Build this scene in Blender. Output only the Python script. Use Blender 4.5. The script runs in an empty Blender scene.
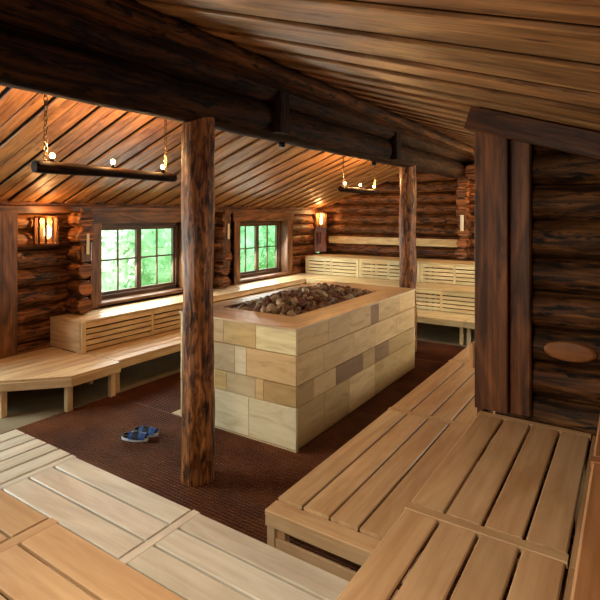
import bpy, math, random
from mathutils import Vector, noise, Matrix
R = random.Random(7)
C = bpy.context.scene.collection
sc = bpy.context.scene

import bmesh
def fixn(me):
    bm=bmesh.new(); bm.from_mesh(me); bmesh.ops.recalc_face_normals(bm,faces=bm.faces); bm.to_mesh(me); bm.free()
# ------------------------------------------------------------------ mesh builder
class MB:
    def __init__(s):
        s.v=[]; s.f=[]; s.uv=[]; s.col=[]; s.sm=[]
    def face(s, idx, uvs, col, smooth=False):
        s.f.append(idx); s.uv.append(uvs); s.col.append(col); s.sm.append(smooth)
    def prism(s, p0, p1, w, t, up=(0,0,1), ch=.004, col=None, e0=0, e1=0):
        """board from p0 to p1 (centre line), width w, thickness t along up; chamfered long edges.
        e0/e1: how far the end is slanted across the width (metres)"""
        p0=Vector(p0); p1=Vector(p1); d=(p1-p0); L=d.length; d.normalize(); up=Vector(up)
        side=d.cross(up).normalized(); up=side.cross(d).normalized()
        if col is None: col=tint()
        ch=min(ch,w*.3,t*.3); a=w/2; b=t/2
        prof=[(-a,-b+ch),(-a+ch,-b),(a-ch,-b),(a,-b+ch),(a,b-ch),(a-ch,b),(-a+ch,b),(-a,b-ch)]
        base=len(s.v); ro=R.uniform(0,50); rv=R.uniform(0,50)
        for P,e in ((p0,e0),(p1,e1)):
            for (x,y) in prof: s.v.append(P+side*x+up*y+d*(e*x/a))
        per=[0]
        for i in range(8):
            q=prof[i]; r=prof[(i+1)%8]; per.append(per[-1]+math.hypot(q[0]-r[0],q[1]-r[1]))
        for i in range(8):
            j=(i+1)%8
            s.face([base+i,base+j,base+8+j,base+8+i],
                   [(ro,rv+per[i]),(ro,rv+per[i+1]),(ro+L,rv+per[i+1]),(ro+L,rv+per[i])],col)
        s.face([base+i for i in range(7,-1,-1)],[(ro+prof[i][1]*.6,rv+prof[i][0]) for i in range(7,-1,-1)],col)
        s.face([base+8+i for i in range(8)],[(ro+L+prof[i][1]*.6,rv+prof[i][0]) for i in range(8)],col)
    def box(s, x0,x1,y0,y1,z0,z1, ch=.003, col=None):
        dx,dy,dz=x1-x0,y1-y0,z1-z0; cx,cy,cz=(x0+x1)/2,(y0+y1)/2,(z0+z1)/2
        m=max(dx,dy,dz)
        if m==dz: s.prism((cx,cy,z0),(cx,cy,z1),dx,dy,(0,1,0),ch,col)
        elif m==dx: s.prism((x0,cy,cz),(x1,cy,cz),dy,dz,(0,0,1),ch,col)
        else: s.prism((cx,y0,cz),(cx,y1,cz),dx,dz,(0,0,1),ch,col)
    def log(s, p0, p1, r, r1=None, n=14, step=.18, rough=.07, col=None, endround=.03, flat=0):
        p0=Vector(p0); p1=Vector(p1); d=p1-p0; L=d.length; d.normalize()
        if r1 is None: r1=r
        up=Vector((0,0,1)) if abs(d.z)<.9 else Vector((0,1,0))
        sd=d.cross(up).normalized(); up=sd.cross(d)
        if col is None: col=tint()
        m=max(2,int(L/step)+1); rs=R.uniform(0,99); ro=R.uniform(0,50)
        ts=[0]+[min(L,endround)]+[L*i/m for i in range(1,m) if endround<L*i/m<L-endround]+[max(0,L-endround)]+[L]
        base=len(s.v)
        for k,t in enumerate(ts):
            rr=r+(r1-r)*t/L
            if k in (0,len(ts)-1): rr*=.9
            for i in range(n):
                a=2*math.pi*i/n
                q=rr*(1+rough*noise.noise(Vector((math.cos(a)*1.3+rs,math.sin(a)*1.3,t*1.7+rs)))*2
                      +rough*.5*noise.noise(Vector((math.cos(a)*4+rs,math.sin(a)*4,t*6))))
                s.v.append(p0+d*t+sd*math.cos(a)*q+up*math.sin(a)*q)
        for k in range(len(ts)-1):
            for i in range(n):
                j=(i+1)%n; c0=2*math.pi*r*i/n; c1=2*math.pi*r*(i+1)/n
                s.face([base+k*n+i,base+(k+1)*n+i,base+(k+1)*n+j,base+k*n+j],
                       [(ro+ts[k],c0),(ro+ts[k+1],c0),(ro+ts[k+1],c1),(ro+ts[k],c1)],col,True)
        ec=tuple(c*1.5 for c in col)
        for k,rev in ((0,False),(len(ts)-1,True)):
            idx=[base+k*n+i for i in range(n)]; uv=[(ro+.25*r*math.cos(6.283*i/n),r*math.sin(6.283*i/n)) for i in range(n)]
            if rev: idx.reverse(); uv.reverse()
            s.face(idx,uv,ec)
    def torus(s, c, R0, r, ax, n=10, m=6, sx=1.0, col=(1,1,1)):
        c=Vector(c); ax=Vector(ax).normalized(); u=Vector((0,0,1)) if abs(ax.z)<.9 else Vector((1,0,0)); w=ax.cross(u).normalized()
        base=len(s.v)
        for i in range(n):
            a=6.2832*i/n; dr=(u*math.cos(a)*sx+w*math.sin(a)); ce=c+dr*R0; dn=(u*math.cos(a)+w*math.sin(a))
            for j in range(m):
                b=6.2832*j/m; s.v.append(ce+dn*math.cos(b)*r+ax*math.sin(b)*r)
        for i in range(n):
            for j in range(m):
                i2=(i+1)%n;j2=(j+1)%m
                s.face([base+i*m+j,base+i2*m+j,base+i2*m+j2,base+i*m+j2],[(0,0)]*4,col,True)
    def lathe(s, c, prof, n=16, col=(1,1,1), a0=0, a1=6.283185):
        c=Vector(c); base=len(s.v); full=abs(a1-a0)>6.28; nn=n if full else n+1
        for (r,z) in prof:
            for i in range(nn):
                a=a0+(a1-a0)*i/n; s.v.append(c+Vector((r*math.cos(a),r*math.sin(a),z)))
        for k in range(len(prof)-1):
            for i in range(n):
                j=(i+1)%nn
                s.face([base+k*nn+i,base+k*nn+j,base+(k+1)*nn+j,base+(k+1)*nn+i],
                  [(i*.02,prof[k][1]),(i*.02+.02,prof[k][1]),(i*.02+.02,prof[k+1][1]),(i*.02,prof[k+1][1])],col,True)
    def poly(s, pts, z0, z1, col=(1,1,1)):
        base=len(s.v); n=len(pts)
        for z in (z0,z1):
            for p in pts: s.v.append(Vector((p[0],p[1],z)))
        s.face(list(range(base+n-1,base-1,-1)),[(p[1],p[0]) for p in reversed(pts)],col)
        s.face(list(range(base+n,base+2*n)),[(p[1],p[0]) for p in pts],col)
        for i in range(n):
            j=(i+1)%n; L=math.hypot(pts[i][0]-pts[j][0],pts[i][1]-pts[j][1])
            s.face([base+i,base+j,base+n+j,base+n+i],[(0,z0),(L,z0),(L,z1),(0,z1)],col)
    def build(s, name, mat, parent=None, loc=None):
        off=Vector((0,0,0))
        if parent is not None:
            q=parent
            while q is not None: off=off+Vector(q.location); q=q.parent
        if loc is not None: off=Vector(loc)
        me=bpy.data.meshes.new(name)
        me.from_pydata([tuple(Vector(p)-off) for p in s.v],[],s.f); me.validate(clean_customdata=False)
        uvl=me.uv_layers.new(name='grain'); ca=me.color_attributes.new('tint','FLOAT_COLOR','CORNER')
        k=0
        uvd=[];cd=[]
        for fi,p in enumerate(me.polygons):
            p.use_smooth=s.sm[fi]
            for u in s.uv[fi]: uvd+= [u[0],u[1]]; c=s.col[fi]; cd+=[c[0],c[1],c[2],1]
        me.uv_layers['grain'].data.foreach_set('uv',uvd); ca=me.color_attributes['tint']; ca.data.foreach_set('color',cd)
        fixn(me); me.materials.append(mat)
        o=bpy.data.objects.new(name,me); C.objects.link(o)
        if parent is not None: o.parent=parent
        elif loc is not None: o.location=loc
        return o

def tint(v=.13, w=.03):
    b=1+R.uniform(-v,v*.6); return (b*(1+R.uniform(-w,w)),b,b*(1+R.uniform(-w,w)))
def tag(o,label,cat,group=None,kind=None):
    o['label']=label; o['category']=cat
    if group: o['group']=group
    if kind: o['kind']=kind
    return o
def thing(name,label,cat,loc,group=None):
    o=bpy.data.objects.new(name,None); C.objects.link(o); o.location=loc; o.empty_display_size=.1
    return tag(o,label,cat,group)
def struct_empty(name,loc):
    o=bpy.data.objects.new(name,None); C.objects.link(o); o.location=loc; o['kind']='structure'; return o
def struct(o): o['kind']='structure'; return o

# ------------------------------------------------------------------ materials
def lin(h):
    h=h.lstrip('#'); r=[int(h[i:i+2],16)/255 for i in (0,2,4)]
    return tuple(((c/12.92) if c<=.04045 else ((c+.055)/1.055)**2.4) for c in r)+(1,)
def newmat(name):
    m=bpy.data.materials.new(name); m.use_nodes=True; nt=m.node_tree
    b=nt.nodes['Principled BSDF']; return m,nt,b
def N(nt,t,**k):
    n=nt.nodes.new(t)
    for a,v in k.items():
        if a in n.inputs: n.inputs[a].default_value=v
        else: setattr(n,a,v)
    return n
def wood(name, dark, light, rough=.5, gu=1.2, gv=40, knots=0, bump=.15, stain=None, spec=.4, streak=(.75,1.08), coat=0, lowv=4.0, lowu=.8, stainpos=(.52,.60)):
    """blotchy base colour x fine lengthwise grain x optional dark stains and knots"""
    m,nt,b=newmat(name); L=nt.links.new
    uv=N(nt,'ShaderNodeUVMap',uv_map='grain')
    mp=N(nt,'ShaderNodeMapping'); mp.inputs['Scale'].default_value=(gu,gv,1); L(uv.outputs[0],mp.inputs[0])
    n1=N(nt,'ShaderNodeTexNoise',Scale=1.0,Detail=5.0,Roughness=.6,Distortion=.4); L(mp.outputs[0],n1.inputs['Vector'])
    mp2=N(nt,'ShaderNodeMapping'); mp2.inputs['Scale'].default_value=(lowu,lowv,1); L(uv.outputs[0],mp2.inputs[0])
    n2=N(nt,'ShaderNodeTexNoise',Scale=1.5,Detail=4.0,Distortion=1.5,Roughness=.55); L(mp2.outputs[0],n2.inputs['Vector'])
    cr=N(nt,'ShaderNodeValToRGB'); cr.color_ramp.elements[0].position=.36; cr.color_ramp.elements[1].position=.62
    cr.color_ramp.elements[0].color=lin(dark); cr.color_ramp.elements[1].color=lin(light)
    L(n2.outputs[0],cr.inputs[0]); col=cr.outputs[0]
    r1=N(nt,'ShaderNodeValToRGB'); r1.color_ramp.elements[0].position=.38; r1.color_ramp.elements[1].position=.6
    q=streak[0]; r1.color_ramp.elements[0].color=(q,q*.95,q*.9,1); q=streak[1]; r1.color_ramp.elements[1].color=(q,q,q,1)
    L(n1.outputs[0],r1.inputs[0])
    ms=N(nt,'ShaderNodeMix',data_type='RGBA',blend_type='MULTIPLY'); ms.inputs[0].default_value=1; L(col,ms.inputs[6]); L(r1.outputs[0],ms.inputs[7]); col=ms.outputs[2]
    if stain:
        mp3=N(nt,'ShaderNodeMapping'); mp3.inputs['Scale'].default_value=(2.4,10,1); L(uv.outputs[0],mp3.inputs[0])
        n3=N(nt,'ShaderNodeTexNoise',Scale=1.6,Detail=6.0,Roughness=.7,Distortion=.5); L(mp3.outputs[0],n3.inputs['Vector'])
        r3=N(nt,'ShaderNodeValToRGB'); r3.color_ramp.elements[0].position=stainpos[0]; r3.color_ramp.elements[1].position=stainpos[1]
        L(n3.outputs[0],r3.inputs[0])
        mm=N(nt,'ShaderNodeMix',data_type='RGBA'); L(r3.outputs[0],mm.inputs[0]); L(col,mm.inputs[6]); mm.inputs[7].default_value=lin(stain); col=mm.outputs[2]
    if knots:
        mp4=N(nt,'ShaderNodeMapping'); mp4.inputs['Scale'].default_value=(2.0,7.5,1); L(uv.outputs[0],mp4.inputs[0])
        vo=N(nt,'ShaderNodeTexVoronoi',Scale=1.0); vo.inputs['Randomness'].default_value=1; L(mp4.outputs[0],vo.inputs['Vector'])
        r4=N(nt,'ShaderNodeValToRGB'); r4.color_ramp.elements[0].position=.05; r4.color_ramp.elements[1].position=knots
        r4.color_ramp.elements[0].color=(1,1,1,1); r4.color_ramp.elements[1].color=(0,0,0,1)
        L(vo.outputs['Distance'],r4.inputs[0])
        mm=N(nt,'ShaderNodeMix',data_type='RGBA'); L(r4.outputs[0],mm.inputs[0]); L(col,mm.inputs[6])
        d=lin(dark); mm.inputs[7].default_value=(d[0]*.35,d[1]*.3,d[2]*.25,1); col=mm.outputs[2]
    at=N(nt,'ShaderNodeAttribute',attribute_name='tint')
    mu=N(nt,'ShaderNodeMix',data_type='RGBA',blend_type='MULTIPLY'); mu.inputs[0].default_value=1
    L(col,mu.inputs[6]); L(at.outputs['Color'],mu.inputs[7]); L(mu.outputs[2],b.inputs['Base Color'])
    b.inputs['Roughness'].default_value=rough; b.inputs['Specular IOR Level'].default_value=spec
    if coat: b.inputs['Coat Weight'].default_value=coat; b.inputs['Coat Roughness'].default_value=.3
    bu=N(nt,'ShaderNodeBump',Strength=bump,Distance=.012)
    ad=N(nt,'ShaderNodeMath',operation='ADD'); L(n1.outputs[0],ad.inputs[0]); L(n2.outputs[0],ad.inputs[1]); L(ad.outputs[0],bu.inputs['Height']); L(bu.outputs[0],b.inputs['Normal'])
    return m
def plain(name,col,rough=.5,metal=0,emit=None,es=0,noise_s=0,col2=None,bump=0):
    m,nt,b=newmat(name); b.inputs['Base Color'].default_value=lin(col); b.inputs['Roughness'].default_value=rough; b.inputs['Metallic'].default_value=metal
    if noise_s:
        tc=N(nt,'ShaderNodeTexCoord'); n=N(nt,'ShaderNodeTexNoise',Scale=noise_s,Detail=5.0); nt.links.new(tc.outputs['Object'],n.inputs['Vector'])
        cr=N(nt,'ShaderNodeValToRGB'); cr.color_ramp.elements[0].position=.35; cr.color_ramp.elements[1].position=.68
        cr.color_ramp.elements[0].color=lin(col); cr.color_ramp.elements[1].color=lin(col2 or col)
        nt.links.new(n.outputs[0],cr.inputs[0]); nt.links.new(cr.outputs[0],b.inputs['Base Color'])
        if bump:
            bu=N(nt,'ShaderNodeBump',Strength=bump,Distance=.01); nt.links.new(n.outputs[0],bu.inputs['Height']); nt.links.new(bu.outputs[0],b.inputs['Normal'])
    if emit: b.inputs['Emission Color'].default_value=lin(emit); b.inputs['Emission Strength'].default_value=es
    return m

M_bench =wood('bench_wood','#b58f66','#c7a47a',.45,1.0,26,0,.04,streak=(.91,1.03),lowu=.6,lowv=3)
M_top   =wood('top_bench_wood','#94643c','#ab7a4e',.45,1.0,26,0,.05,streak=(.86,1.04))
M_white =wood('daylit_bench_wood','#c8bba6','#dad0bc',.45,1.0,22,0,.04,streak=(.91,1.03),lowu=.6,lowv=3)  # cool daylight on the low foreground benches is put into this wood colour
M_dry   =wood('window_bench_wood','#c4a47c','#dcc49c',.33,1.0,24,0,.04,spec=.5,streak=(.88,1.04))
M_far   =wood('far_bench_wood','#cbb684','#e4d4a4',.5,1.0,24,0,.05,streak=(.88,1.04))
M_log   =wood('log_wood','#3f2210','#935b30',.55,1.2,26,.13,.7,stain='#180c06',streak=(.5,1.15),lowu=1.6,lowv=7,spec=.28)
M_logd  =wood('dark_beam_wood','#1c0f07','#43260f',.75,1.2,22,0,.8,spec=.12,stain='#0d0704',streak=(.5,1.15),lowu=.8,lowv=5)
M_logr  =wood('partition_log_wood','#301a0c','#704722',.6,1.2,22,0,.8,stain='#120905',streak=(.45,1.2),lowu=1.2,lowv=8,spec=.25)
M_post  =wood('post_wood','#5c2f12','#ab6c38',.5,1.6,32,0,.9,stain='#241106',spec=.25,streak=(.45,1.15),lowu=2.5,lowv=9,stainpos=(.50,.61))
M_ceil  =wood('ceiling_boards','#74481f','#b47f4c',.52,1.0,30,.13,.3,spec=.4,stain='#8f6a42',streak=(.62,1.1),stainpos=(.52,.62))
M_trim  =wood('trim_wood','#4a2b14','#875730',.5,.9,28,.09,.3,streak=(.6,1.1))
M_frame =wood('window_frame_wood','#33200f','#5e4023',.5,.9,28,0,.2,streak=(.7,1.1))
M_dtrim =wood('dark_trim_wood','#4a2812','#85502a',.5,.9,28,.09,.4,streak=(.5,1.15))
M_rim   =wood('heater_rim_wood','#c4a880','#dcc19a',.4,1.0,26,0,.05,streak=(.86,1.04))
M_pale  =wood('pale_batten_wood','#b59a66','#dcc58e',.5,1.0,24,0,.05,streak=(.85,1.05))

# stone cladding: per-block colour + veins
def stone_mat():
    m,nt,b=newmat('sandstone'); L=nt.links.new
    at=N(nt,'ShaderNodeAttribute',attribute_name='tint'); uv=N(nt,'ShaderNodeUVMap',uv_map='grain')
    mp=N(nt,'ShaderNodeMapping'); mp.inputs['Scale'].default_value=(1.4,6.5,1); L(uv.outputs[0],mp.inputs[0])
    n=N(nt,'ShaderNodeTexNoise',Scale=1.6,Detail=4.0,Distortion=1.0,Roughness=.6); L(mp.outputs[0],n.inputs['Vector'])
    cr=N(nt,'ShaderNodeValToRGB'); e=cr.color_ramp.elements; e[0].position=.3; e[0].color=(.78,.70,.58,1); e[1].position=.62; e[1].color=(1.08,1.05,1,1)
    x=e.new(.46); x.color=(.97,.92,.82,1)
    L(n.outputs[0],cr.inputs[0])
    mu=N(nt,'ShaderNodeMix',data_type='RGBA',blend_type='MULTIPLY'); mu.inputs[0].default_value=1; L(cr.outputs[0],mu.inputs[6]); L(at.outputs['Color'],mu.inputs[7])
    L(mu.outputs[2],b.inputs['Base Color']); b.inputs['Roughness'].default_value=.6
    n2=N(nt,'ShaderNodeTexNoise',Scale=25.0,Detail=5.0); L(uv.outputs[0],n2.inputs['Vector'])
    bu=N(nt,'ShaderNodeBump',Strength=.35,Distance=.008); L(n2.outputs[0],bu.inputs['Height']); L(bu.outputs[0],b.inputs['Normal'])
    return m
M_stone=stone_mat()
M_mortar=plain('mortar','#5a4630',.9)
M_rock=plain('heater_stone','#33251c',.55,0,noise_s=9,col2='#8c6a4a',bump=.6)
M_rock2=plain('heater_stone_pale','#6b5846',.4,0,noise_s=9,col2='#c9b698',bump=.6)
M_rock3=plain('heater_stone_rust','#3a1d10',.55,0,noise_s=9,col2='#7d4424',bump=.6)
M_pit=plain('heater_pit','#1a1310',.9)
M_mat=plain('rubber_mat','#4a2410',.75,0,noise_s=2,col2='#683a1c'); M_mat.node_tree.nodes['Principled BSDF'].inputs['Specular IOR Level'].default_value=.2
M_floor=plain('floor_tiles','#5b5140',.5,0,noise_s=1.5,col2='#80745c')
M_black=plain('black_metal','#0c0b0b',.4,.6)
M_chain=plain('chain_metal','#6a543c',.35,.9)
M_bulb=plain('bulb_glass','#ffdca0',.3,0,'#ffc065',60)
M_lbulb=plain('lantern_bulb','#ffe0a0',.3,0,'#ffcb70',22)
M_blue=plain('blue_fabric','#122c5c',.6,0,noise_s=30,col2='#3566b4')
M_dark=plain('black_rubber','#0a0c12',.7)
M_sole=plain('pale_sole','#c9cdd2',.6)
M_paper=plain('pale_plate','#d8cfb4',.6)
def glass():
    m=bpy.data.materials.new('window_glass'); m.use_nodes=True; nt=m.node_tree; nt.nodes.clear()
    o=N(nt,'ShaderNodeOutputMaterial'); t=N(nt,'ShaderNodeBsdfTransparent'); g=N(nt,'ShaderNodeBsdfGlossy'); g.inputs['Roughness'].default_value=.03
    t.inputs['Color'].default_value=(.93,.98,.95,1)
    mx=N(nt,'ShaderNodeMixShader'); mx.inputs[0].default_value=.07
    nt.links.new(t.outputs[0],mx.inputs[1]); nt.links.new(g.outputs[0],mx.inputs[2]); nt.links.new(mx.outputs[0],o.inputs[0]); return m
M_glass=glass()
def leafm(name,a,b_):
    m=plain(name,a,.6,0,noise_s=3,col2=b_); return m
M_leaf=[leafm('leaf_green','#6fae70','#b6dcae'),leafm('leaf_pale','#b0d8a8','#eefae6'),leafm('leaf_deep','#5a9a62','#a0d0a0')]
M_grass=plain('grass','#5f9c55',.9,0,noise_s=5,col2='#a3cf8c')

# ------------------------------------------------------------------ levels & room
XW=-7.08; YB=11.6; XR=1.5; YN=-1.6
Z1,Z2,Z3=.43,.85,1.28
def zl(x): return 2.43+.362*(x+7.05)          # window-side roof
def zr(x): return 3.124-.33*(x+1.04)          # camera-side roof
XRIDGE=-3.14

# floor
b=MB(); b.box(-7.3,XR+.2,YN-.2,YB+.3,-.2,0,col=(1,1,1)); struct(b.build('floor',M_floor))
# rubber mat: real open grid of bars over the floor
b=MB()
x0,x1,y0,y1=-5.5,-.35,-.9,8.85; P=.034
i=0; x=x0
while x<x1:
    b.prism((x,y0,.006),(x,y1,.006),.012,.010,ch=.001,col=(1,1,1)); x+=P
y=y0
while y<y1:
    wv=.012 if i%36 else .03
    b.prism((x0,y,.010),(x1,y,.010),wv,.014,ch=.001,col=(1,1,1)); y+=P; i+=1
tag(b.build('floor_mat',M_mat,loc=(x0,y0,0)) ,'reddish-brown open-grid rubber mat covering the floor around the stone heater','mat')

# ceiling: individual boards as one surface, both slopes
b=MB()
def slopeboards(xa,za,xb,zb,wmin,wmax,gap):
    y=YN-.1; alt=0
    dn=Vector((xb-xa,0,zb-za)).normalized(); up=Vector((-dn.z,0,dn.x))
    while y<YB+.2:
        w=R.uniform(wmin,wmax); lift=.02 if alt%2 else 0
        o=up*(.014+lift); c=tint(.16,.05)
        b.prism(Vector((xa,y+w/2,za))+o,Vector((xb,y+w/2,zb))+o,w-gap,.026,up,.006,c)
        y+=w; alt+=1
    # backing sheet
    o=up*.06
    b.prism(Vector((xa,(YN+YB)/2,za))+o,Vector((xb,(YN+YB)/2,zb))+o,YB-YN+.6,.03,up,.002,(.06,.05,.04))
slopeboards(XW-.25,zl(XW-.25),XRIDGE+.02,zl(XRIDGE+.02),.15,.25,.032)
slopeboards(XRIDGE-.02,zr(XRIDGE-.02),XR+.2,zr(XR+.2),.19,.30,.02)
struct(b.build('ceiling',M_ceil))

# ------------------------------------------------------------------ log walls
def logwall(name,mat,axis,fixed,a0,a1,holes,topfun=None,ztop=None,r=.13,back=1,z0=.13,seedcol=.2):
    """axis 'y': logs run along y at x=fixed ; axis 'x': logs run along x at y=fixed. back=+1/-1 where backing goes"""
    b=MB(); z=z0; k=0
    while z-.1<ztop:
        segs=[(a0,a1)]
        for (h0,h1,hz0,hz1) in holes:
            if z+.10>hz0 and z-.10<hz1:
                ns=[]
                for (s0,s1) in segs:
                    if h1<=s0 or h0>=s1: ns.append((s0,s1)); continue
                    if h0>s0: ns.append((s0,h0))
                    if h1<s1: ns.append((h1,s1))
                segs=ns
        if topfun:  # gable wall: cut where roof is lower
            ns=[]
            for (s0,s1) in segs:
                xs=[s0+(s1-s0)*i/80 for i in range(81)]; ok=[x for x in xs if topfun(x)>z-.08]
                if ok: ns.append((min(ok),max(ok)))
            segs=ns
        for (s0,s1) in segs:
            if s1-s0<.12: continue
            rr=r*R.uniform(.97,1.09); o=R.uniform(-.015,.015); c=tint(seedcol,.06)
            p,q=((fixed+o,s0,z),(fixed+o,s1,z+R.uniform(-.01,.01))) if axis=='y' else ((s0,fixed+o,z),(s1,fixed+o,z+R.uniform(-.01,.01)))
            b.log(p,q,rr,rr*R.uniform(.93,1.07),n=14,step=.25,rough=.05,col=c)
        z+=.258; k+=1
    # backing panels around the holes
    f0,f1=sorted((fixed+back*.06,fixed+back*.12))
    cuts=sorted(set([a0,a1]+[h[0] for h in holes]+[h[1] for h in holes]))
    for s0,s1 in zip(cuts,cuts[1:]):
        mid=(s0+s1)/2; hs=[h for h in holes if h[0]<mid<h[1]]
        zz=[(0,ztop)] if not hs else [(0,hs[0][2]),(hs[0][3],ztop)]
        for za,zb in zz:
            if zb-za<.02: continue
            if topfun:
                n=max(1,int((s1-s0)/.3))
                for i in range(n):
                    q0=s0+(s1-s0)*i/n; q1=s0+(s1-s0)*(i+1)/n; zt=min(zb,max(topfun(q0),topfun(q1))+.04)
                    if zt>za: b.box(q0,q1,f0,f1,za,zt,.0005,(.25,.2,.15)) if axis=='x' else b.box(f0,f1,q0,q1,za,zt,.0005,(.25,.2,.15))
            else:
                b.box(s0,s1,f0,f1,za,zb,.0005,(.25,.2,.15)) if axis=='x' else b.box(f0,f1,s0,s1,za,zb,.0005,(.25,.2,.15))
    return struct(b.build(name,mat))
H1=(4.74,6.64,.93,2.18); H2=(8.05,9.9,.93,2.18)
roof=lambda x: zl(x) if x<XRIDGE else zr(x)
logwall('wall_left',M_log,'y',XW,YN,YB,[H1,H2,(.1,2.2,.93,2.18)],ztop=2.36,back=-1)
logwall('wall_back',M_log,'x',YB+.05,XW,XR,[],topfun=roof,ztop=3.95,back=1)
logwall('wall_right',M_logr,'y',XR,YN,YB,[(7.6,10.2,.95,2.0)],ztop=2.3,back=1)
logwall('wall_near',M_logr,'x',YN,XW,XR,[],topfun=roof,ztop=3.8,back=-1)
# partition stub on the right, faces camera
wp=logwall('wall_partition',M_logr,'x',4.09,-.86,XR,[],topfun=zr,ztop=3.1,r=.135,back=1,z0=.06,seedcol=.12)
b=MB(); b.lathe((0,0,0),[(0,.012),(.8,.012),(.95,.008),(1,0)],24,(1.5,1.4,1.2))
cf=b.build('cut_face',wood('fresh_cut_wood','#5f3a1d','#8a5a30',.55,2,20,0,.3),wp); cf.scale=(.165,.07,1); cf.rotation_euler=(math.pi/2,0,0); cf.location=(-.36,3.932,1.352)
cf['label']='pale oval cut face on the log'
# vertical boards and sloping top board of the partition
b=MB(); b.box(-.985,-.752,3.86,3.93,Z2+.01,3.09,.006,(1,1,1)); struct(b.build('trim_1',M_dtrim))
b=MB(); b.box(-.742,-.60,3.89,3.95,Z2+.01,3.03,.012,(.8,.8,.8)); struct(b.build('trim_2',M_dtrim))
b=MB(); b.prism((-1.03,3.87,zr(-1.03)-.085),(XR,3.87,zr(XR)-.085),.07,.17,(0,0,1),.006,(.7,.65,.65)); struct(b.build('trim_3',M_dtrim))
b=MB(); b.box(-.985,-.93,3.93,4.22,0,3.12,.004,(.8,.8,.8)); struct(b.build('trim_4',M_dtrim))
# pale wooden handle on partition edge
b=MB(); b.box(-1.03,-.984,3.86,3.92,1.15,1.33,.015,(1.15,1,.85)); tag(b.build('door_handle',M_bench,loc=(-1.0,3.89,1.24)),'short pale wooden handle on the left edge of the dark partition post','handle')

# eave boards, corner board, left casing board
b=MB(); b.box(-6.99,-6.90,YN,YB,2.32,2.43,.01,(1,1,1)); struct(b.build('trim_5',M_trim))
b=MB(); b.box(-6.94,-6.87,3.17,3.53,Z1,2.33,.01,(1,1,1)); struct(b.build('trim_6',M_trim))
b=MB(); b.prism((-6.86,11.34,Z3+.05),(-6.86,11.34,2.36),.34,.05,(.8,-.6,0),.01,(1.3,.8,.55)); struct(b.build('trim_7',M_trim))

# stacks of crossing log ends (interior wall stubs)
def logends(name,label,x0,x1,y,zs,r,axis='x',mat=M_log):
    t=thing(name,label,'log ends',(x1 if axis=='x' else x0,y,zs[0]-r))
    for z in zs:
        b=MB(); rr=r*R.uniform(.92,1.05); c=tint(.15)
        if axis=='x': b.log((x0,y+R.uniform(-.01,.01),z),(x1+R.uniform(-.05,.05),y+R.uniform(-.01,.01),z),rr,col=c,n=18,rough=.08)
        b.build('log_end',mat,t)
    return t
s1=logends('corner_log_stack','stack of round log ends on the bench top left of the first window',-6.94,-6.62,4.36,[.985,1.235,1.485,1.735,1.985,2.235],.125)
b=MB(); b.box(-6.66,-6.61,4.30,4.46,1.62,2.40,.01,(.7,.7,.7)); b.build('cover_board',M_trim,s1)
s2=logends('corner_log_stack','stack of round log ends standing between the two windows',-6.94,-6.62,7.42,[.985,1.235,1.485,1.735,1.985,2.235],.125)
b=MB(); b.box(-6.66,-6.60,7.34,7.50,1.3,2.40,.01,(.9,.9,.9)); b.build('cover_board',M_trim,s2)
# log ends at the back wall under the ridge beam
t3=thing('corner_log_stack','column of round log ends on the back wall below the ridge beam','log ends',(-3.12,11.5,Z3))
for k in range(8):
    b=MB(); b.log((-3.13+R.uniform(-.03,.03),11.5,1.44+.23*k),(-3.13+R.uniform(-.03,.03),11.22+R.uniform(-.05,.05),1.44+.23*k),.125*R.uniform(.92,1.1),n=18,rough=.08,col=tint(.15)); b.build('log_end',M_log,t3)
t4=thing('purlin_log','round log end lit orange, beside the far end of the ridge beam','log',(-2.75,11.3,3.1))
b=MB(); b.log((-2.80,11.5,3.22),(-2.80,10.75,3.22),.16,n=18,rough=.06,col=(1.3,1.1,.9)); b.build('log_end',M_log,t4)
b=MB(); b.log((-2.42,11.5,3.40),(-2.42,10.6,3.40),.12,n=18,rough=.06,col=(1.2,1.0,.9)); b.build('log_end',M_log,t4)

# ------------------------------------------------------------------ ridge beam + posts
t=thing('ridge_beam','massive dark stacked log beam running across the room under the ridge','beam',(XRIDGE,YN,3.1))
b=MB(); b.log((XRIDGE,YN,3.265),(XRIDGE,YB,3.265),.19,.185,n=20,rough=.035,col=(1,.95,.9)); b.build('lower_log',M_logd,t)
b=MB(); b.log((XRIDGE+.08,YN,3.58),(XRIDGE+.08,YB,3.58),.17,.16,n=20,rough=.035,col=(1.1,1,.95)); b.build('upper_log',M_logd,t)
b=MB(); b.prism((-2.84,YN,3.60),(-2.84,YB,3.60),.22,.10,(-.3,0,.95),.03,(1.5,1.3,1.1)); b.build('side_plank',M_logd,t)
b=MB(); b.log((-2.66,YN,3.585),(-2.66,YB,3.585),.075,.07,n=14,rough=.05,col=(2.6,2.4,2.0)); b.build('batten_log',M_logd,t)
for yy in (4.1,7.05):
    b=MB(); b.prism((-2.94,yy,3.12),(-2.94,yy,3.62),.19,.10,(1,0,0),.02,(.7,.6,.55)); o=b.build('brace',M_logd,t)
def post(y,label,seed):
    b=MB(); b.log((XRIDGE,y,0),(XRIDGE,y,3.16),.140,.135,n=30,step=.035,rough=.085,col=(1,1,1),endround=.02)
    return tag(b.build('wooden_post',M_post,loc=(XRIDGE,y,0)),label,'post')
post(3.15,'thick rough-hewn log post standing on the mat in front of the stone heater',1)
post(8.03,'rough log post rising behind the far corner of the stone heater',2)
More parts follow.
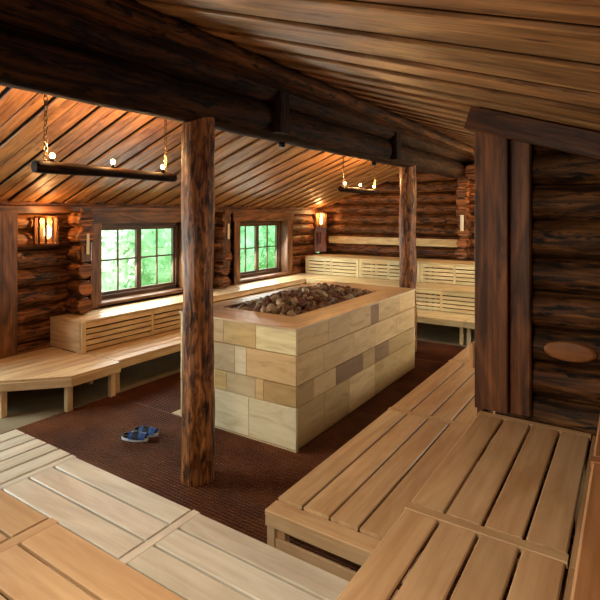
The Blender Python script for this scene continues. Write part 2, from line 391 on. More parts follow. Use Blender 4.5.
# small black fittings under the beam
for (y,l) in ((4.42,'small black fitting under the ridge beam, right of the near post'),(6.75,'small black fitting under the ridge beam near the far post')):
    t=thing('spotlight',l,'light fitting',(XRIDGE-.02,y,3.1)); 
    b=MB(); b.lathe((XRIDGE-.02,y,3.06),[(0,-.03),(.035,-.03),(.04,0),(.03,.05),(0,.05)],12); b.build('housing',M_black,t)
    b=MB(); b.box(XRIDGE-.06,XRIDGE+.02,y-.09,y+.03,3.095,3.13,.003,(1,1,1)); b.build('mount',M_black,t)

# ------------------------------------------------------------------ windows
def window(name,y0,y1,z0,z1):
    t=struct_empty(name,(-7.1,(y0+y1)/2,z0))
    H=(y0-.12,y1+.12,z0-.12,z1+.12)
    b=MB()  # deep casing (reveals)
    for (a,c,d,e) in ((H[0]-.05,H[0]+.0,z0-.14,z1+.14),(H[1],H[1]+.05,z0-.14,z1+.14)):
        b.box(-7.24,-6.86,a,c,d,e,.006)
    b.box(-7.24,-6.84,H[0]-.07,H[1]+.07,z0-.17,z0-.12,.006); b.box(-7.24,-6.86,H[0]-.05,H[1]+.05,z1+.12,z1+.17,.006)
    b.build('reveal',M_trim,t)
    b=MB()
    b.box(-6.885,-6.85,H[0]-.20,H[0]-.04,z0-.19,z1+.12,.006); b.box(-6.885,-6.85,H[1]+.04,H[1]+.20,z0-.19,z1+.12,.006)
    b.box(-6.89,-6.845,H[0]-.24,H[1]+.24,z1+.12,z1+.30,.006)
    b.build('casing',M_trim,t)
    b=MB(); x0,x1=-7.16,-7.06
    b.box(x0,x1,y0-.12,y0-.04,z0-.12,z1+.12,.004); b.box(x0,x1,y1+.04,y1+.12,z0-.12,z1+.12,.004)
    b.box(x0,x1,y0-.12,y1+.12,z0-.12,z0-.05,.004); b.box(x0,x1,y0-.12,y1+.12,z1+.05,z1+.12,.004)
    b.build('frame',M_frame,t)
    m=(y0+y1)/2
    for (a,c) in ((y0,m-.05),(m+.05,y1)):
        b=MB(); xs,xe=-7.15,-7.09; f=.05
        b.box(xs,xe,a-f,a,z0-f,z1+f,.004); b.box(xs,xe,c,c+f,z0-f,z1+f,.004)
        b.box(xs,xe,a,c,z0-f,z0,.004); b.box(xs,xe,a,c,z1,z1+f,.004)
        q=(a+c)/2; zm=(z0+z1)/2+.01
        b.box(-7.135,-7.105,q-.013,q+.013,z0,z1,.003); b.box(-7.133,-7.107,a,c,zm-.013,zm+.013,.003)
        s=b.build('sash',M_frame,t)
        b=MB(); b.box(-7.123,-7.119,a-.01,c+.01,z0-.01,z1+.01,.0005,(1,1,1)); b.build('glass',M_glass,s)
window('window_1',4.92,6.46,1.06,2.05)
window('window_2',8.23,9.72,1.05,2.05)
def wsimple(name,axis,f,a0,a1,z0,z1):   # plain windows outside the frame of the picture
    t=struct_empty(name,((f,(a0+a1)/2,z0) if axis=='y' else ((a0+a1)/2,f,z0)))
    b=MB()
    def bx(p,q,r_,s): 
        b.box(f-.1,f+.1,p,q,r_,s) if axis=='y' else b.box(p,q,f-.1,f+.1,r_,s)
    bx(a0,a0+.07,z0,z1);bx(a1-.07,a1,z0,z1);bx(a0,a1,z0,z0+.07);bx(a0,a1,z1-.07,z1);bx((a0+a1)/2-.04,(a0+a1)/2+.04,z0,z1)
    b.build('frame',M_trim,t)
    b=MB(); (b.box(f-.002,f+.002,a0,a1,z0,z1,.0005) if axis=='y' else b.box(a0,a1,f-.002,f+.002,z0,z1,.0005)); b.build('glass',M_glass,t)
wsimple('window_3','y',XR,7.6,10.2,.95,2.0)
wsimple('window_4','y',-7.1,.1,2.2,.93,2.18)

# ------------------------------------------------------------------ benches
BW=.186
def seat_boards(b,x0,x1,y0,y1,z,along,n=None,endw=.0,t=.028,gap=.015):
    """boards filling the rectangle, running along 'x' or 'y'"""
    W=(x1-x0) if along=='y' else (y1-y0)
    if n is None: n=max(1,round(W/BW))
    w=W/n
    for i in range(n):
        c=tint(.07,.025)
        if along=='y': xx=x0+w*(i+.5); b.prism((xx,y0,z-t/2),(xx,y1,z-t/2),w-gap,t,ch=.006,col=c)
        else: yy=y0+w*(i+.5); b.prism((x0,yy,z-t/2),(x1,yy,z-t/2),w-gap,t,ch=.006,col=c)
def subframe(t,mat,x0,x1,y0,y1,z,legs,zbase=0):
    b=MB(); i=.03
    b.box(x0+i,x1-i,y0+i,y0+i+.04,z-.10,z-.03); b.box(x0+i,x1-i,y1-i-.04,y1-i,z-.10,z-.03)
    b.box(x0+i,x0+i+.04,y0+i,y1-i,z-.10,z-.03); b.box(x1-i-.04,x1-i,y0+i,y1-i,z-.10,z-.03)
    b.build('under_frame',mat,t)
    if legs:
        for lx in (x0+.03,x1-.09):
            for ly in (y0+.03,y1-.09):
                b=MB(); b.box(lx,lx+.06,ly,ly+.06,zbase,z-.035); b.build('leg',mat,t)
def bench(label,mat,x0,x1,y0,y1,z,along,group,n=None,cross=None,apron=(),legs=True,riser=None,end=None,strip=.065,cat='bench'):
    """cross: list of sides ('x0','y1'..) that carry a cross strip flush with the boards; apron: sides with a front board"""
    t=thing('sauna_bench',label,cat,((x0+x1)/2,(y0+y1)/2,0),group)
    sx0,sx1,sy0,sy1=x0+.003,x1-.003,y0+.003,y1-.003
    for c in (cross or ()):
        b=MB(); s=strip
        if c=='x0': b.box(x0+.003,x0+s,y0+.003,y1-.003,z-.03,z-.001,.004); sx0=x0+s+.006
        if c=='x1': b.box(x1-s,x1-.003,y0+.003,y1-.003,z-.03,z-.001,.004); sx1=x1-s-.006
        if c=='y0': b.box(x0+.003,x1-.003,y0+(.003 if s<.1 else -.014),y0+s,z-.03-(.02 if s>.1 else 0),z-(.022 if s>.1 else .001),.004); sy0=y0+s+.006
        if c=='y1': b.box(x0+.003,x1-.003,y1-s,y1-.003,z-.03,z-.001,.004); sy1=y1-s-.006
        b.build('cross_strip',mat,t)
    b=MB(); seat_boards(b,sx0,sx1,sy0,sy1,z,along,n); b.build('seat',mat,t)
    b=MB()
    for a in apron:
        if a=='x1': b.box(x1-.035,x1-.004,y0+.003,y1-.003,z-.115,z-.032,.004)
        if a=='x0': b.box(x0+.004,x0+.035,y0+.003,y1-.003,z-.115,z-.032,.004)
        if a=='y0': b.box(x0+.003,x1-.003,y0+.004,y0+.035,z-.115,z-.032,.004)
        if a=='y1': b.box(x0+.003,x1-.003,y1-.035,y1-.004,z-.115,z-.032,.004)
    if apron: b.build('apron',mat,t)
    e=.036
    subframe(t,mat,x0+(e if 'x0' in apron else 0)*1-.0,x1-(e if 'x1' in apron else 0),y0+(e if 'y0' in apron else 0),y1-(e if 'y1' in apron else 0),z,legs)
    if riser: # (side, zlow): slatted panel closing the step
        side,zl_=riser; b=MB(); th=.028
        L0,L1=(y0,y1) if side[0]=='x' else (x0,x1)
        zt=z-.032
        def piece(a0,a1,c0,c1,col=None):
            if side=='x1': b.box(x1-th,x1-.002,a0,a1,c0,c1,.003,col)
            if side=='x0': b.box(x0+.002,x0+th,a0,a1,c0,c1,.003,col)
            if side=='y0': b.box(a0,a1,y0+.002,y0+th,c0,c1,.003,col)
            if side=='y1': b.box(a0,a1,y1-th,y1-.002,c0,c1,.003,col)
        m=(L0+L1)/2
        for a in (L0+.003,m-.025,L1-.065): piece(a,a+(.062 if a!=m-.025 else .05),zl_+.004,zt)
        top=zt-.07; hh=(top-.004-(zl_+.004))/4
        for (a,c) in ((L0+.067,m-.027),(m+.027,L1-.067)):
            piece(a,c,top,zt)
            for k in range(4): piece(a,c,zl_+.004+hh*k,zl_+.004+hh*k+hh-.018)
        b.build('riser_slats',mat,t)
    return t
# near white bench in front (lowest tier, foreground)
G='pale low benches in the foreground'
bench('daylight-toned low bench with short crosswise boards at the left end of the foreground',M_white,-4.50,-3.66,1.36,2.29,Z1,'y',G,n=5,apron=('x0','y1'))
bench('daylight-toned low bench with long boards between two cross strips, lower left',M_white,-3.655,-2.335,1.36,2.29,Z1,'x',G,n=5,cross=('x0',),apron=('y1',))
bench('daylight-toned low bench whose boards run under the tan upper bench at bottom centre',M_white,-2.33,-.96,1.36,2.29,Z1,'x',G,n=5,cross=('x0',),apron=('y1',))
# near tan upper bench
G='tan upper benches in the foreground'
bench('tan upper bench in the bottom left corner, left of the cross strip',M_bench,-3.655,-2.335,.42,1.355,Z2,'x',G,n=5,apron=('y1',))
bench('tan upper bench at the bottom edge, right of the cross strip',M_bench,-2.33,-.96,.42,1.355,Z2,'x',G,n=5,cross=('x0',),apron=('y1',))
# middle bench
G='low benches running from centre to the back on the right'
def midbench(label,ya,yb,first=False):
    t=bench(label,M_bench,-1.97,-.96,ya,yb,Z1,'y',G,n=5,cross=('y0',),apron=('x0',),strip=.115 if first else .07)
    if first:
        b=MB(); b.box(-1.967,-.97,ya-.009,ya+.001,Z1-.125,Z1-.052,.004); b.build('end_rail',M_bench,t)
        b=MB(); b.box(-1.90,-.97,ya+.006,ya+.028,.14,.235,.004); b.build('end_rail',M_bench,t)
        b=MB(); b.box(-1.966,-1.905,ya+.004,ya+.055,0,Z1-.118,.004); b.build('leg',M_bench,t)
    return t
midbench('low tan bench with open railed end in the centre foreground',2.58,4.50,True)
midbench('low tan bench beyond the first joint, alongside the stone heater',4.505,6.42)
midbench('low tan bench farthest along the row, passing behind the dark partition',6.425,8.3)
# right upper bench
G='tan upper benches on the right'
ub2=bench('tan upper bench ending against the dark log partition',M_bench,-.945,-.222,2.36,3.85,Z2,'y',G,n=4,cross=('y0','y1'),apron=('x0',))
ub1=bench('tan upper bench at the bottom edge, lower right, nearest the viewer',M_bench,-.945,-.222,.42,2.355,Z2,'y',G,n=4,apron=('x0',))
for (a,c) in ((.42,2.355),(2.36,3.85)):
    b=MB(); b.box(-.219,-.150,a,c,Z2-.045,Z2-.012,.004)
    b.build('side_strip',M_bench,ub2 if a>2 else ub1)
G='topmost benches at the right edge'
bench('reddish top bench at the right edge beyond its cross strip',M_top,-.146,.75,2.40,3.85,Z3,'y',G,n=3,cross=('y0',),apron=('x0',))
bench('reddish top bench in the bottom right corner',M_top,-.146,.75,.42,2.395,Z3,'y',G,n=3,apron=('x0',))

# window side benches
G='benches under the windows'
bench('upper bench with slatted front under the first window',M_dry,-6.93,-6.23,4.05,6.47,Z2,'y',G,n=4,apron=(),riser=('x1',Z1))
bench('upper bench with slatted front under the second window',M_dry,-6.93,-6.23,6.475,10.5,Z2,'y',G,n=4,apron=(),riser=('x1',Z1))
bench('low bench seat below the first window',M_dry,-6.225,-5.5,4.07,6.47,Z1,'y',G,n=4,apron=('x1',))
bench('low bench seat below the second window, behind the stone heater',M_dry,-6.225,-5.5,6.475,9.64,Z1,'y',G,n=4,apron=('x1',))
# solid end panel of upper window bench
t=thing('end_panel','plain wooden end panel closing the upper bench left of the first window','panel',(-6.58,4.03,Z1))
b=MB(); b.box(-6.93,-6.20,4.012,4.045,Z1+.002,Z2-.002,.004,(1.02,1,1)); b.build('panel_board',M_dry,t)
b=MB(); b.box(-6.226,-6.17,4.012,4.075,Z1+.002,Z2-.002,.004,(.97,1,1)); b.build('corner_batten',M_dry,t)

# chamfered corner bench at the left
t=thing('sauna_bench','low corner bench with angled front edge at the left side of the room','bench',(-6.2,3.2,0),'benches under the windows')
fr=[(-5.42,4.065),(-5.42,3.40),(-5.94,2.85),(-6.93,2.35)]
def ylow(x):
    for (xa,ya),(xb,yb) in zip(fr[1:],fr[2:]):
        if xb<=x<=xa: return ya+(yb-ya)*(xa-x)/(xa-xb)
    return 2.35
b=MB(); n=8; W=(6.86-5.42)/n
for i in range(n):
    xa=-6.86+W*i; xb=xa+W; xa2,xb2=xa+.006,xb-.004
    b.poly([(xa2,4.0),(xa2,ylow(xa2)),(xb2,ylow(xb2)),(xb2,4.0)] if xb2<-6.23 else [(xa2,4.065),(xa2,ylow(xa2)),(xb2,ylow(xb2)),(xb2,4.065)],Z1-.028,Z1,tint(.07,.02))
b.build('seat',M_dry,t)
b=MB()
for (p,q) in zip(fr,fr[1:]):
    b.prism((p[0]-.012,p[1],Z1-.077),(q[0]-.012,q[1],Z1-.077),.028,.095,(0,0,1),.004)
b.build('apron',M_dry,t)
for (lx,ly) in ((-5.49,3.98),(-5.50,3.40),(-5.99,2.90),(-6.85,2.5),(-6.85,3.9)):
    b=MB(); b.box(lx-.035,lx+.035,ly-.03,ly+.04,0,Z1-.03,.004); b.build('leg',M_dry,t)
b=MB(); b.box(-6.6,-5.5,3.92,3.96,Z1-.12,Z1-.03); b.build('cross_rail',M_dry,t)

# back wall benches: three tiers
G1,G2,G3='low benches along the back wall','middle benches along the back wall','top benches along the back wall'
for i,(a,c) in enumerate(((-5.49,-3.94),(-3.935,-2.465),(-2.46,-.98),(-.975,.6))):
    bench(('low bench in front of the slatted back tiers, hidden behind the stone heater','low bench along the back right of the far post','low bench at the back, right of its visible leg','low bench at the back, out beyond the partition')[i],M_far,a,c,8.94,9.64,Z1,'x',G1,n=4,cross=('x0',),apron=('y0',))
for i,(a,c) in enumerate(((-6.225,-5.315),(-5.31,-3.835),(-3.83,-2.355),(-2.35,-.87),(-.865,.6))):
    bench(('middle tier bench in the far left corner','middle tier bench behind the heap of stones','middle tier bench just right of the far post','middle tier bench beside the dark partition','middle tier bench hidden by the partition')[i],M_far,a,c,9.645,10.5,Z2,'x',G2,n=4,riser=('y0',Z1))
for i,(a,c) in enumerate(((-6.79,-5.315),(-5.31,-3.835),(-3.83,-2.355),(-2.35,-.87),(-.865,.6))):
    bench(('top tier bench below the far corner lantern','top tier bench left of the far post, under the pale rail','top tier bench right of the far post','top tier bench beside the dark partition','top tier bench hidden by the partition')[i],M_far,a,c,10.505,11.42,Z3,'x',G3,n=4,riser=('y0',Z2))
b=MB(); b.box(-6.62,-3.27,11.37,11.42,1.57,1.75,.006,(1,1,1)); tag(b.build('backrest_rail',M_pale,loc=(-5,11.4,1.66)),'long pale backrest rail fixed along the back log wall','rail')

# ------------------------------------------------------------------ stone heater
SX0,SX1,SY0,SY1,SZ=-4.27,-2.69,4.0,7.16,1.184
def wx(u):   # face towards camera: image column -> x on y=SY0 (measured block joints)
    k=(u-300)/502; return SY0/(.834+.5517*k)*(-.5517+.834*k)
def wy(u):
    k=(u-300)/502; return SX1/(-.5517+.834*k)*(.834+.5517*k)
t=thing('stone_heater','large rectangular sauna heater clad in sandstone blocks with wooden rim','heater',((SX0+SX1)/2,(SY0+SY1)/2,0))
b=MB(); i=.02
b.box(SX0+i,SX1-i,SY0+i,SY0+.2,0,SZ-.01,.001,(1,1,1)); b.box(SX0+i,SX1-i,SY1-.2,SY1-i,0,SZ-.01,.001,(1,1,1))
b.box(SX0+i,SX0+.16,SY0+.2,SY1-.2,0,SZ-.01,.001,(1,1,1)); b.box(SX1-.2,SX1-i,SY0+.2,SY1-.2,0,SZ-.01,.001,(1,1,1)); b.build('core',M_mortar,t)
b=MB(); b.box(SX0+.15,SX1-.19,SY0+.19,SY1-.19,.9,.98,.001,(1,1,1)); b.build('stone_tray',M_pit,t)
rows=[(.94,1.184),(.646,.94),(.437,.646),(.03,.437)]
pal={'c':'#dccb9c','y':'#cbaa6c','t':'#cba876','g':'#bda680','w':'#d4c5a4','b':'#8a6640','d':'#ae8d5a','o':'#c9a064'}
def cc(k):
    c=lin(pal[k]); v=R.uniform(.93,1.07); return (c[0]*v,c[1]*v,c[2]*v)
front=[([255.7,223.5,205],'cytc'),([246.3,234.7,200],'twgc'),([263.4,255.2,226.5,215],'dtgyc'),([248.7,205],'wwg')]
right=[([328.5,350,366,371,379,399.7],'ttttbtt'),([323.8,354,376,396.6],'ttttt'),([314,336,363,375,389],'dtbdbd'),([324.5,349.5,375,397],'ddtdd')]
b=MB(); g=.003
for (z0,z1),(us,ks) in zip(rows,front):
    xs=[SX1]+[wx(u) for u in us]+[SX0]
    for xa,xb,k in zip(xs[1:],xs,ks): b.prism(((xa+g),SY0+.015,(z0+z1)/2),((xb-g),SY0+.015,(z0+z1)/2),.03,z1-z0-2*g,(0,0,1),.005,cc(k))
for (z0,z1),(us,ks) in zip(rows,right):
    ys=[SY0+.03]+[wy(u) for u in us]+[SY1-.03]
    for ya,yb,k in zip(ys,ys[1:],ks):
        b.prism((SX1-.015,ya+g,(z0+z1)/2),(SX1-.015,yb-g,(z0+z1)/2),.03,z1-z0-2*g,(0,0,1),.005,cc(k))
for (z0,z1) in rows:
    y=SY0+.03
    while y<SY1-.04:
        e=min(SY1-.03,y+R.uniform(.35,.75)); 
        if SY1-.03-e<.15: e=SY1-.03
        b.prism((SX0+.015,y+g,(z0+z1)/2),(SX0+.015,e-g,(z0+z1)/2),.03,z1-z0-2*g,(0,0,1),.005,cc(R.choice('ctydw'))); y=e
    x=SX0
    while x<SX1-.01:
        e=min(SX1,x+R.uniform(.3,.6)); 
        if SX1-e<.12: e=SX1
        b.prism((x+g,SY1-.015,(z0+z1)/2),(e-g,SY1-.015,(z0+z1)/2),.03,z1-z0-2*g,(0,0,1),.005,cc(R.choice('ctydw'))); x=e
b.build('stone_cladding',M_stone,t)
b=MB(); c=lin('#b09a78')[:3]
b.box(SX0,SX1+.004,SY0-.006,SY0+.05,.0,.03,.003,c); b.box(SX0-.14,SX0+.02,SY0,SY1,.0,.028,.003,c); b.build('plinth',M_stone,t)
OX0,OX1,OY0,OY1=-4.07,-3.05,4.47,6.64; zt=SZ+.022; o=.012
b=MB()  # mitred rim
def quad(p,c): 
    b.poly(p,SZ,zt,c)
A,B_,C_,D=(SX0-o,SY0-o),(SX1+o,SY0-o),(SX1+o,SY1+o),(SX0-o,SY1+o)
a,b2,c2,d2=(OX0,OY0),(OX1,OY0),(OX1,OY1),(OX0,OY1)
def mitre(P,horiz):
    base=len(b.f); b.poly(P,SZ,zt,tint(.06,.02))
    if horiz:
        for fi in range(base,base+2): b.uv[fi]=[(v,u) for (u,v) in b.uv[fi]]
e=.0015
mitre([(A[0]+e,A[1]),(B_[0]-e,B_[1]),(b2[0]-e,b2[1]),(a[0]+e,a[1])],True)
mitre([(B_[0],B_[1]+e),(C_[0],C_[1]-e),(c2[0],c2[1]-e),(b2[0],b2[1]+e)],False)
mitre([(C_[0]-e,C_[1]),(D[0]+e,D[1]),(d2[0]+e,d2[1]),(c2[0]-e,c2[1])],True)
mitre([(D[0],D[1]-e),(A[0],A[1]+e),(a[0],a[1]+e),(d2[0],d2[1]-e)],False)
b.build('rim',M_rim,t)
# stones
import bmesh
def rockmesh(seed,mat):
    bm=bmesh.new(); bmesh.ops.create_icosphere(bm,subdivisions=2,radius=1)
    rr=random.Random(seed); s=Vector((rr.uniform(.8,1.2),rr.uniform(.65,1.0),rr.uniform(.55,.85))); off=Vector((seed*3.1,0,0))
    for v in bm.verts:
        p=v.co.copy(); q=1+.35*noise.noise(p*1.3+off)+.12*noise.noise(p*3.2+off)
        # facets
        v.co=Vector((p.x*s.x*q,p.y*s.y*q,p.z*s.z*q))
    me=bpy.data.meshes.new('heater_stone'); bm.to_mesh(me); bm.free(); me.materials.append(mat); return me
RM=[rockmesh(k,(M_rock,M_rock,M_rock2,M_rock3)[k%4]) for k in range(16)]
LAB={0:'dark grey-brown sauna stone in the heap on the heater',1:'dark grey-brown sauna stone in the heap on the heater',2:'pale buff sauna stone in the heap on the heater',3:'rust-brown sauna stone in the heap on the heater'}
GRP={0:'dark stones on the heater',1:'dark stones on the heater',2:'pale stones on the heater',3:'rusty stones on the heater'}
nx,ny=11,25
cnt=0
for iy in range(ny):
    for ix in range(nx):
        x=OX0+.05+(OX1-OX0-.10)*(ix+.5*(iy%2))/(nx-.5)+R.uniform(-.02,.02); y=OY0+.05+(OY1-OY0-.10)*iy/(ny-1)+R.uniform(-.02,.02)
        fx=min(x-OX0,OX1-x)/.5; fy=min(y-OY0,OY1-y)/.8
        x=min(max(x,OX0+.06),OX1-.06); y=min(max(y,OY0+.06),OY1-.06)
        h=.15*min(1,max(0,fx))**.7*min(1,max(0,fy)+.25)
        k=R.randrange(16); sz=R.uniform(.042,.062)
        o=bpy.data.objects.new('sauna_stone',RM[k]); C.objects.link(o)
        o.location=(x,y,SZ-.035+h+R.uniform(-.015,.02)); o.scale=(sz,sz,sz); o.rotation_euler=(R.uniform(-.5,.5),R.uniform(-.5,.5),R.uniform(0,6.28))
        tag(o,LAB[k%4],'stone',GRP[k%4]); cnt+=1
# deeper stones below, uncounted
verts=[];faces=[];rb=bmesh.new()
for iy in range(20):
    for ix in range(10):
        x=OX0+.06+(OX1-OX0-.12)*ix/9; y=OY0+.06+(OY1-OY0-.12)*iy/19
        fx=min(x-OX0,OX1-x)/.5; fy=min(y-OY0,OY1-y)/.8; h=.13*min(1,max(0,fx))**.7*min(1,max(0,fy)+.25)
        bmesh.ops.create_icosphere(rb,subdivisions=1,radius=R.uniform(.06,.075),matrix=Matrix.Translation((x,y,SZ-.155+h)))
for v in rb.verts: v.co+=Vector((noise.noise(v.co*14),noise.noise(v.co*14+Vector((9,0,0))),noise.noise(v.co*14+Vector((0,9,0)))))*.02
me=bpy.data.meshes.new('stone_bed'); rb.to_mesh(me); rb.free(); me.materials.append(M_rock)
o=bpy.data.objects.new('stone_bed',me); C.objects.link(o); tag(o,'dark bed of deeper stones under the heap in the heater','stones',kind='stuff')

# ------------------------------------------------------------------ lamps
def ptlight(name,loc,power,color,rad=.03,parent=None):
    l=bpy.data.lights.new(name,'POINT'); l.energy=power; l.color=color; l.shadow_soft_size=rad
    o=bpy.data.objects.new(name,l); C.objects.link(o); o.location=Vector(loc)-(Vector(parent.location) if parent else Vector((0,0,0)))
    if parent: o.parent=parent
    return o
WARM=(1,.53,.20)
def pendant(label,x,ys,z,bulb_e):
    y0=ys[0]-.16; y1=ys[-1]+.17
    t=thing('hanging_lamp',label,'lamp',(x,(y0+y1)/2,z-.1))
    b=MB(); b.log((x,y0,z-.09),(x,y1,z-.09),.055,.045,n=14,rough=.08,col=(.8,.8,.8)); b.build('log_bar',M_logd,t)
    for yc in (ys[0]-.06,ys[-1]+.04):
        b=MB(); zc=z-.05; zt_=zl(x)-.0; k=0
        while zc<zt_:
            b.torus((x,yc,zc),.016,.005,(1,0,0) if k%2 else (0,1,0),10,5,1.7); zc+=.042; k+=1
        b.build('chain',M_chain,t)
    for y in ys:
        b=MB(); b.lathe((x,y,z-.05),[(0,0),(.02,0),(.02,.035),(.014,.04)],10); so=b.build('socket',M_black,t)
        b=MB(); b.lathe((x,y,z-.012),[(.010,0),(.02,.015),(.022,.03),(.016,.045),(0,.053)],12); b.build('bulb',M_bulb,so)
        ptlight('bulb_light',(x,y,z+.09),bulb_e,WARM,.03,t)
pendant('hanging log bar with three glowing bulbs on chains, left of the near post',-4.2,(2.45,3.06,3.68),2.80,19)
pendant('hanging bar with three glowing bulbs left of the far post',-4.2,(7.78,8.38,8.97),2.84,21)
def lantern(label,loc,ang,e):
    t=thing('wall_lantern',label,'lantern',loc); t.rotation_euler=(0,0,0)
    X,Y,Z=loc; ca,sa=math.cos(ang),math.sin(ang)
    def P(a,b_,z): return (X+ca*a-sa*b_, Y+sa*a+ca*b_, Z+z)   # a outward, b_ sideways
    b=MB(); b.prism(P(0.01,0,-.2),P(0.01,0,.2),.26,.02,(ca,sa,0),.004,(1,1,1)); b.build('back_board',M_trim,t)
    for (z) in (-.19,.18):
        pts=[P(.02+.16*math.sin(q),.165*math.cos(q),0)[:2] for q in [math.pi*i/10 for i in range(11)]]
        b=MB(); b.poly(list(reversed(pts)),Z+z,Z+z+.022,(1.4,1.1,.8)); b.build('top_plate' if z>0 else 'bottom_plate',M_trim,t)
    b=MB()
    for i in range(6):
        q=math.pi*(i+.0)/5*.96+.06; a=.02+.155*math.sin(q); s=.15*math.cos(q)
        b.prism(P(a,s,-.18),P(a,s,.19),.034,.012,(math.cos(ang+math.pi/2-q),math.sin(ang+math.pi/2-q),0),.002,(1,1,1))
    b.build('slats',M_trim,t)
    b=MB(); b.lathe(P(.085,0,-.05),[(0,-.06),(.03,-.05),(.045,.0),(.045,.07),(.03,.12),(0,.13)],12); b.build('bulb',M_lbulb,t)
    ptlight('lantern_light',P(.12,0,.12),e,WARM,.02,t)
    ptlight('lantern_light',P(.20,0,.26),e*.5,WARM,.04,t)
lantern('glowing slatted half-round lantern on the log wall at the far left',(-6.90,3.93,2.08),-.25,14)
lantern('glowing slatted lantern in the far corner above the top bench',(-6.80,11.26,2.17),-.95,16)
lantern('slatted lantern on the back wall hidden beyond the dark partition',(-2.2,11.42,2.75),-math.pi/2,45)
# pale thermometer strips
for (x,y,z,l) in ((-6.59,4.38,1.88,'thin pale thermometer strip on the log stack left of the first window'),(-6.58,7.42,1.98,'thin pale thermometer strip on the stack between the windows')):
    b=MB(); b.box(x-.01,x+.01,y-.022,y+.022,z-.15,z+.15,.003,(1,1,1)); tag(b.build('thermometer',M_paper,loc=(x,y,z)),l,'thermometer')
b=MB(); b.box(-6.80,-6.77,11.20,11.25,1.55,1.85,.003,(1,1,1)); tag(b.build('thermometer',M_trim,loc=(-6.78,11.22,1.7)),'small stick on the orange board below the far corner lantern','stick')
b=MB(); b.box(-3.15,-3.09,11.14,11.2,1.95,2.3,.003,(1,1,1)); tag(b.build('thermometer',M_paper,loc=(-3.1,11.1,2.1)),'thin pale thermometer strip on the log ends at the back wall','thermometer')

# ------------------------------------------------------------------ slippers
def slipper(label,x,y,ang):
    t=thing('slipper',label,'slipper',(x,y,.017),'pair of slippers on the mat'); t.rotation_euler=(0,0,ang); t.scale=(1.05,1.1,1.25)
    n=20
    def outline(s,w):
        pts=[]
        for i in range(n):
            q=2*math.pi*i/n; l=math.cos(q); ww=.042*(1+.18*l); pts.append((l*.138*s, math.sin(q)*ww*s*w))
        return pts
    def stack(levels,name,mat,parent=t,smooth=True):
        b=MB(); m=len(levels)
        for (s,w,z) in levels:
            for p in outline(s,w): b.v.append(Vector((p[0],p[1],z)))
        for k in range(m-1):
            for i in range(n):
                j=(i+1)%n; b.face([k*n+i,k*n+j,(k+1)*n+j,(k+1)*n+i],[(0,0)]*4,(1,1,1),True)
        b.face(list(range(n-1,-1,-1)),[(0,0)]*n,(1,1,1)); b.face([(m-1)*n+i for i in range(n)],[(0,0)]*n,(1,1,1))
        return b.build(name,mat,t,loc=(0,0,0))
    stack([(.95,1,0),(1,1,.008),(1,1,.024),(.96,1,.03)],'sole',M_sole)
    stack([(.9,.9,.0305),(.88,.86,.034)],'insole',M_dark)
    def arch(x0,x1,h,name,mat,k=1.0):
        b=MB(); a=10
        for s in (0,1):
            for i in range(a+1):
                q=math.pi*i/a
                for xx,hh in ((x0,h*.8),(x1,h)):
                    b.v.append(Vector((xx,math.cos(q)*(.044-.004*s)*k*(1.1 if xx>0 else 1),.024+math.sin(q)*(hh-.004*s))))
        for s in (0,1):
            o=s*(a+1)*2
            for i in range(a):
                f=[o+2*i,o+2*i+1,o+2*i+3,o+2*i+2]
                b.face(f if s else f[::-1],[(0,0)]*4,(1,1,1),True)
        return b.build(name,mat,t,loc=(0,0,0))
    arch(.115,.045,.048,'toe_cap',M_blue,.93); arch(.045,-.01,.058,'strap',M_dark,1.05); arch(-.01,-.05,.05,'ankle_band',M_blue,1.0)
    b=MB(); b.torus((-.085,0,.04),.035,.010,(0,0,1),14,6); b.build('heel_rim',M_dark,t,loc=(0,0,0))
slipper('blue and black slipper with pale sole, nearer of the pair on the mat',-4.20,3.32,math.radians(25))
slipper('blue and black slipper, farther of the pair, behind the other',-4.21,3.46,math.radians(20))

# ------------------------------------------------------------------ outside greenery
b=MB(); b.box(-40,-7.3,-15,40,-.6,-.5,.01,(1,1,1)); struct(b.build('ground',M_grass))
def bush(label,x,y,r,h,mi,seed):
    rr=random.Random(seed); b=MB()
    for i in range(2600):
        a=rr.uniform(0,6.283); e=rr.uniform(-1,1); q=rr.uniform(.75,1)
        p=Vector((x+r*q*math.cos(a)*math.sqrt(1-e*e),y+r*q*math.sin(a)*math.sqrt(1-e*e),-.5+h/2+h/2*q*e))
        u=Vector((rr.uniform(-1,1),rr.uniform(-1,1),rr.uniform(-1,1))).normalized(); w=u.orthogonal().normalized(); s=rr.uniform(.05,.11)
        k=len(b.v); b.v+= [p-u*s,p+w*s*.5,p+u*s,p-w*s*.5]; b.face([k,k+1,k+2,k+3],[(0,0)]*4,(1,1,1))
    b.lathe((x,y,-.5),[(0,h*.04),(r*.6,h*.1),(r*.8,h*.4),(r*.7,h*.7),(r*.4,h*.9),(0,h*.93)],12)
    tag(b.build('bush',M_leaf[mi],loc=(x,y,-.5)),label,'bush')
bush('leafy green bush seen through the left sash of the first window',-11.2,6.9,1.7,3.2,1,1)
bush('pale green bush seen through the right sash of the first window',-11.8,9.6,1.7,4.0,0,2)
bush('green bush outside, between the views of both windows',-12,13.0,2.0,4.6,2,3)
bush('tall green tree foliage seen through the second window',-12.5,17.2,2.6,6.5,0,4)
bush('rounded green bush outside the second window, right side',-12.6,21.5,2.6,6.5,1,5)
bush('distant bush low outside the first window',-15.5,12.5,2.6,5.5,1,6)

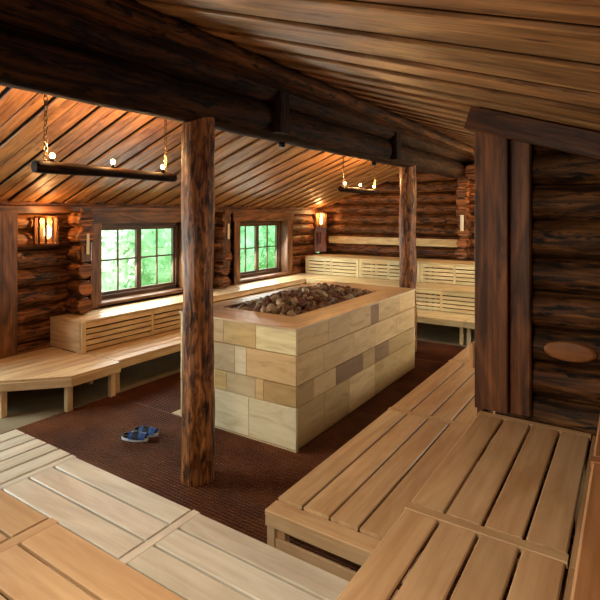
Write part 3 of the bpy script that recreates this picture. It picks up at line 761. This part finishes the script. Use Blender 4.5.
# ------------------------------------------------------------------ light
w=bpy.data.worlds.new('sky'); sc.world=w; w.use_nodes=True; bg=w.node_tree.nodes['Background']
sky=w.node_tree.nodes.new('ShaderNodeTexSky'); sky.sky_type='HOSEK_WILKIE'; sky.turbidity=6; sky.sun_direction=(-.5,-.5,.7)
mxw=w.node_tree.nodes.new('ShaderNodeMix'); mxw.data_type='RGBA'; mxw.inputs[0].default_value=.7; mxw.inputs[7].default_value=(.95,1,1,1)
w.node_tree.links.new(sky.outputs[0],mxw.inputs[6]); w.node_tree.links.new(mxw.outputs[2],bg.inputs[0]); bg.inputs[1].default_value=6.0
def area(name,loc,target,sx,sy,power,color,spread=math.pi):
    l=bpy.data.lights.new(name,'AREA'); l.shape='RECTANGLE'; l.size=sx; l.size_y=sy; l.energy=power; l.color=color; l.spread=spread
    o=bpy.data.objects.new(name,l); C.objects.link(o); o.location=loc
    o.rotation_euler=(Vector(target)-Vector(loc)).to_track_quat('-Z','Y').to_euler(); return o
area('daylight_window_one',(-7.04,5.7,1.57),(-5.5,5.7,.7),1.5,.95,45,(.97,1,.95))
area('daylight_window_two',(-7.04,8.97,1.57),(-5.5,8.97,.7),1.5,.95,45,(.97,1,.95))
area('daylight_near_window',(-7.3,1.15,1.7),(-3.6,1.6,.6),2.0,1.1,270,(.94,.97,1))
area('daylight_far_right_window',(1.3,8.9,1.7),(-4,9.8,1.0),2.4,1.0,130,(1,1,.9))
# added warm fill lights behind the viewer, no lamps hang there
area('near_overhead_fill',(-.9,-.3,2.9),(-1.3,1.8,0),.8,.5,30,(1,.9,.74),2.2)
ptlight('near_back_fill',(-.9,-1.1,1.75),42,(1,.82,.60),.15)

# ------------------------------------------------------------------ camera
cd=bpy.data.cameras.new('camera'); cam=bpy.data.objects.new('camera',cd); C.objects.link(cam); sc.camera=cam
cam.location=(0,0,2.3); cam.rotation_euler=(math.pi/2,0,math.radians(33.48))
cd.sensor_width=36; cd.lens=502/600*36; cd.shift_y=-85/600; cd.clip_start=.02
sc.view_settings.view_transform='Standard'; sc.view_settings.look='None'; sc.view_settings.gamma=1; sc.view_settings.exposure=.35
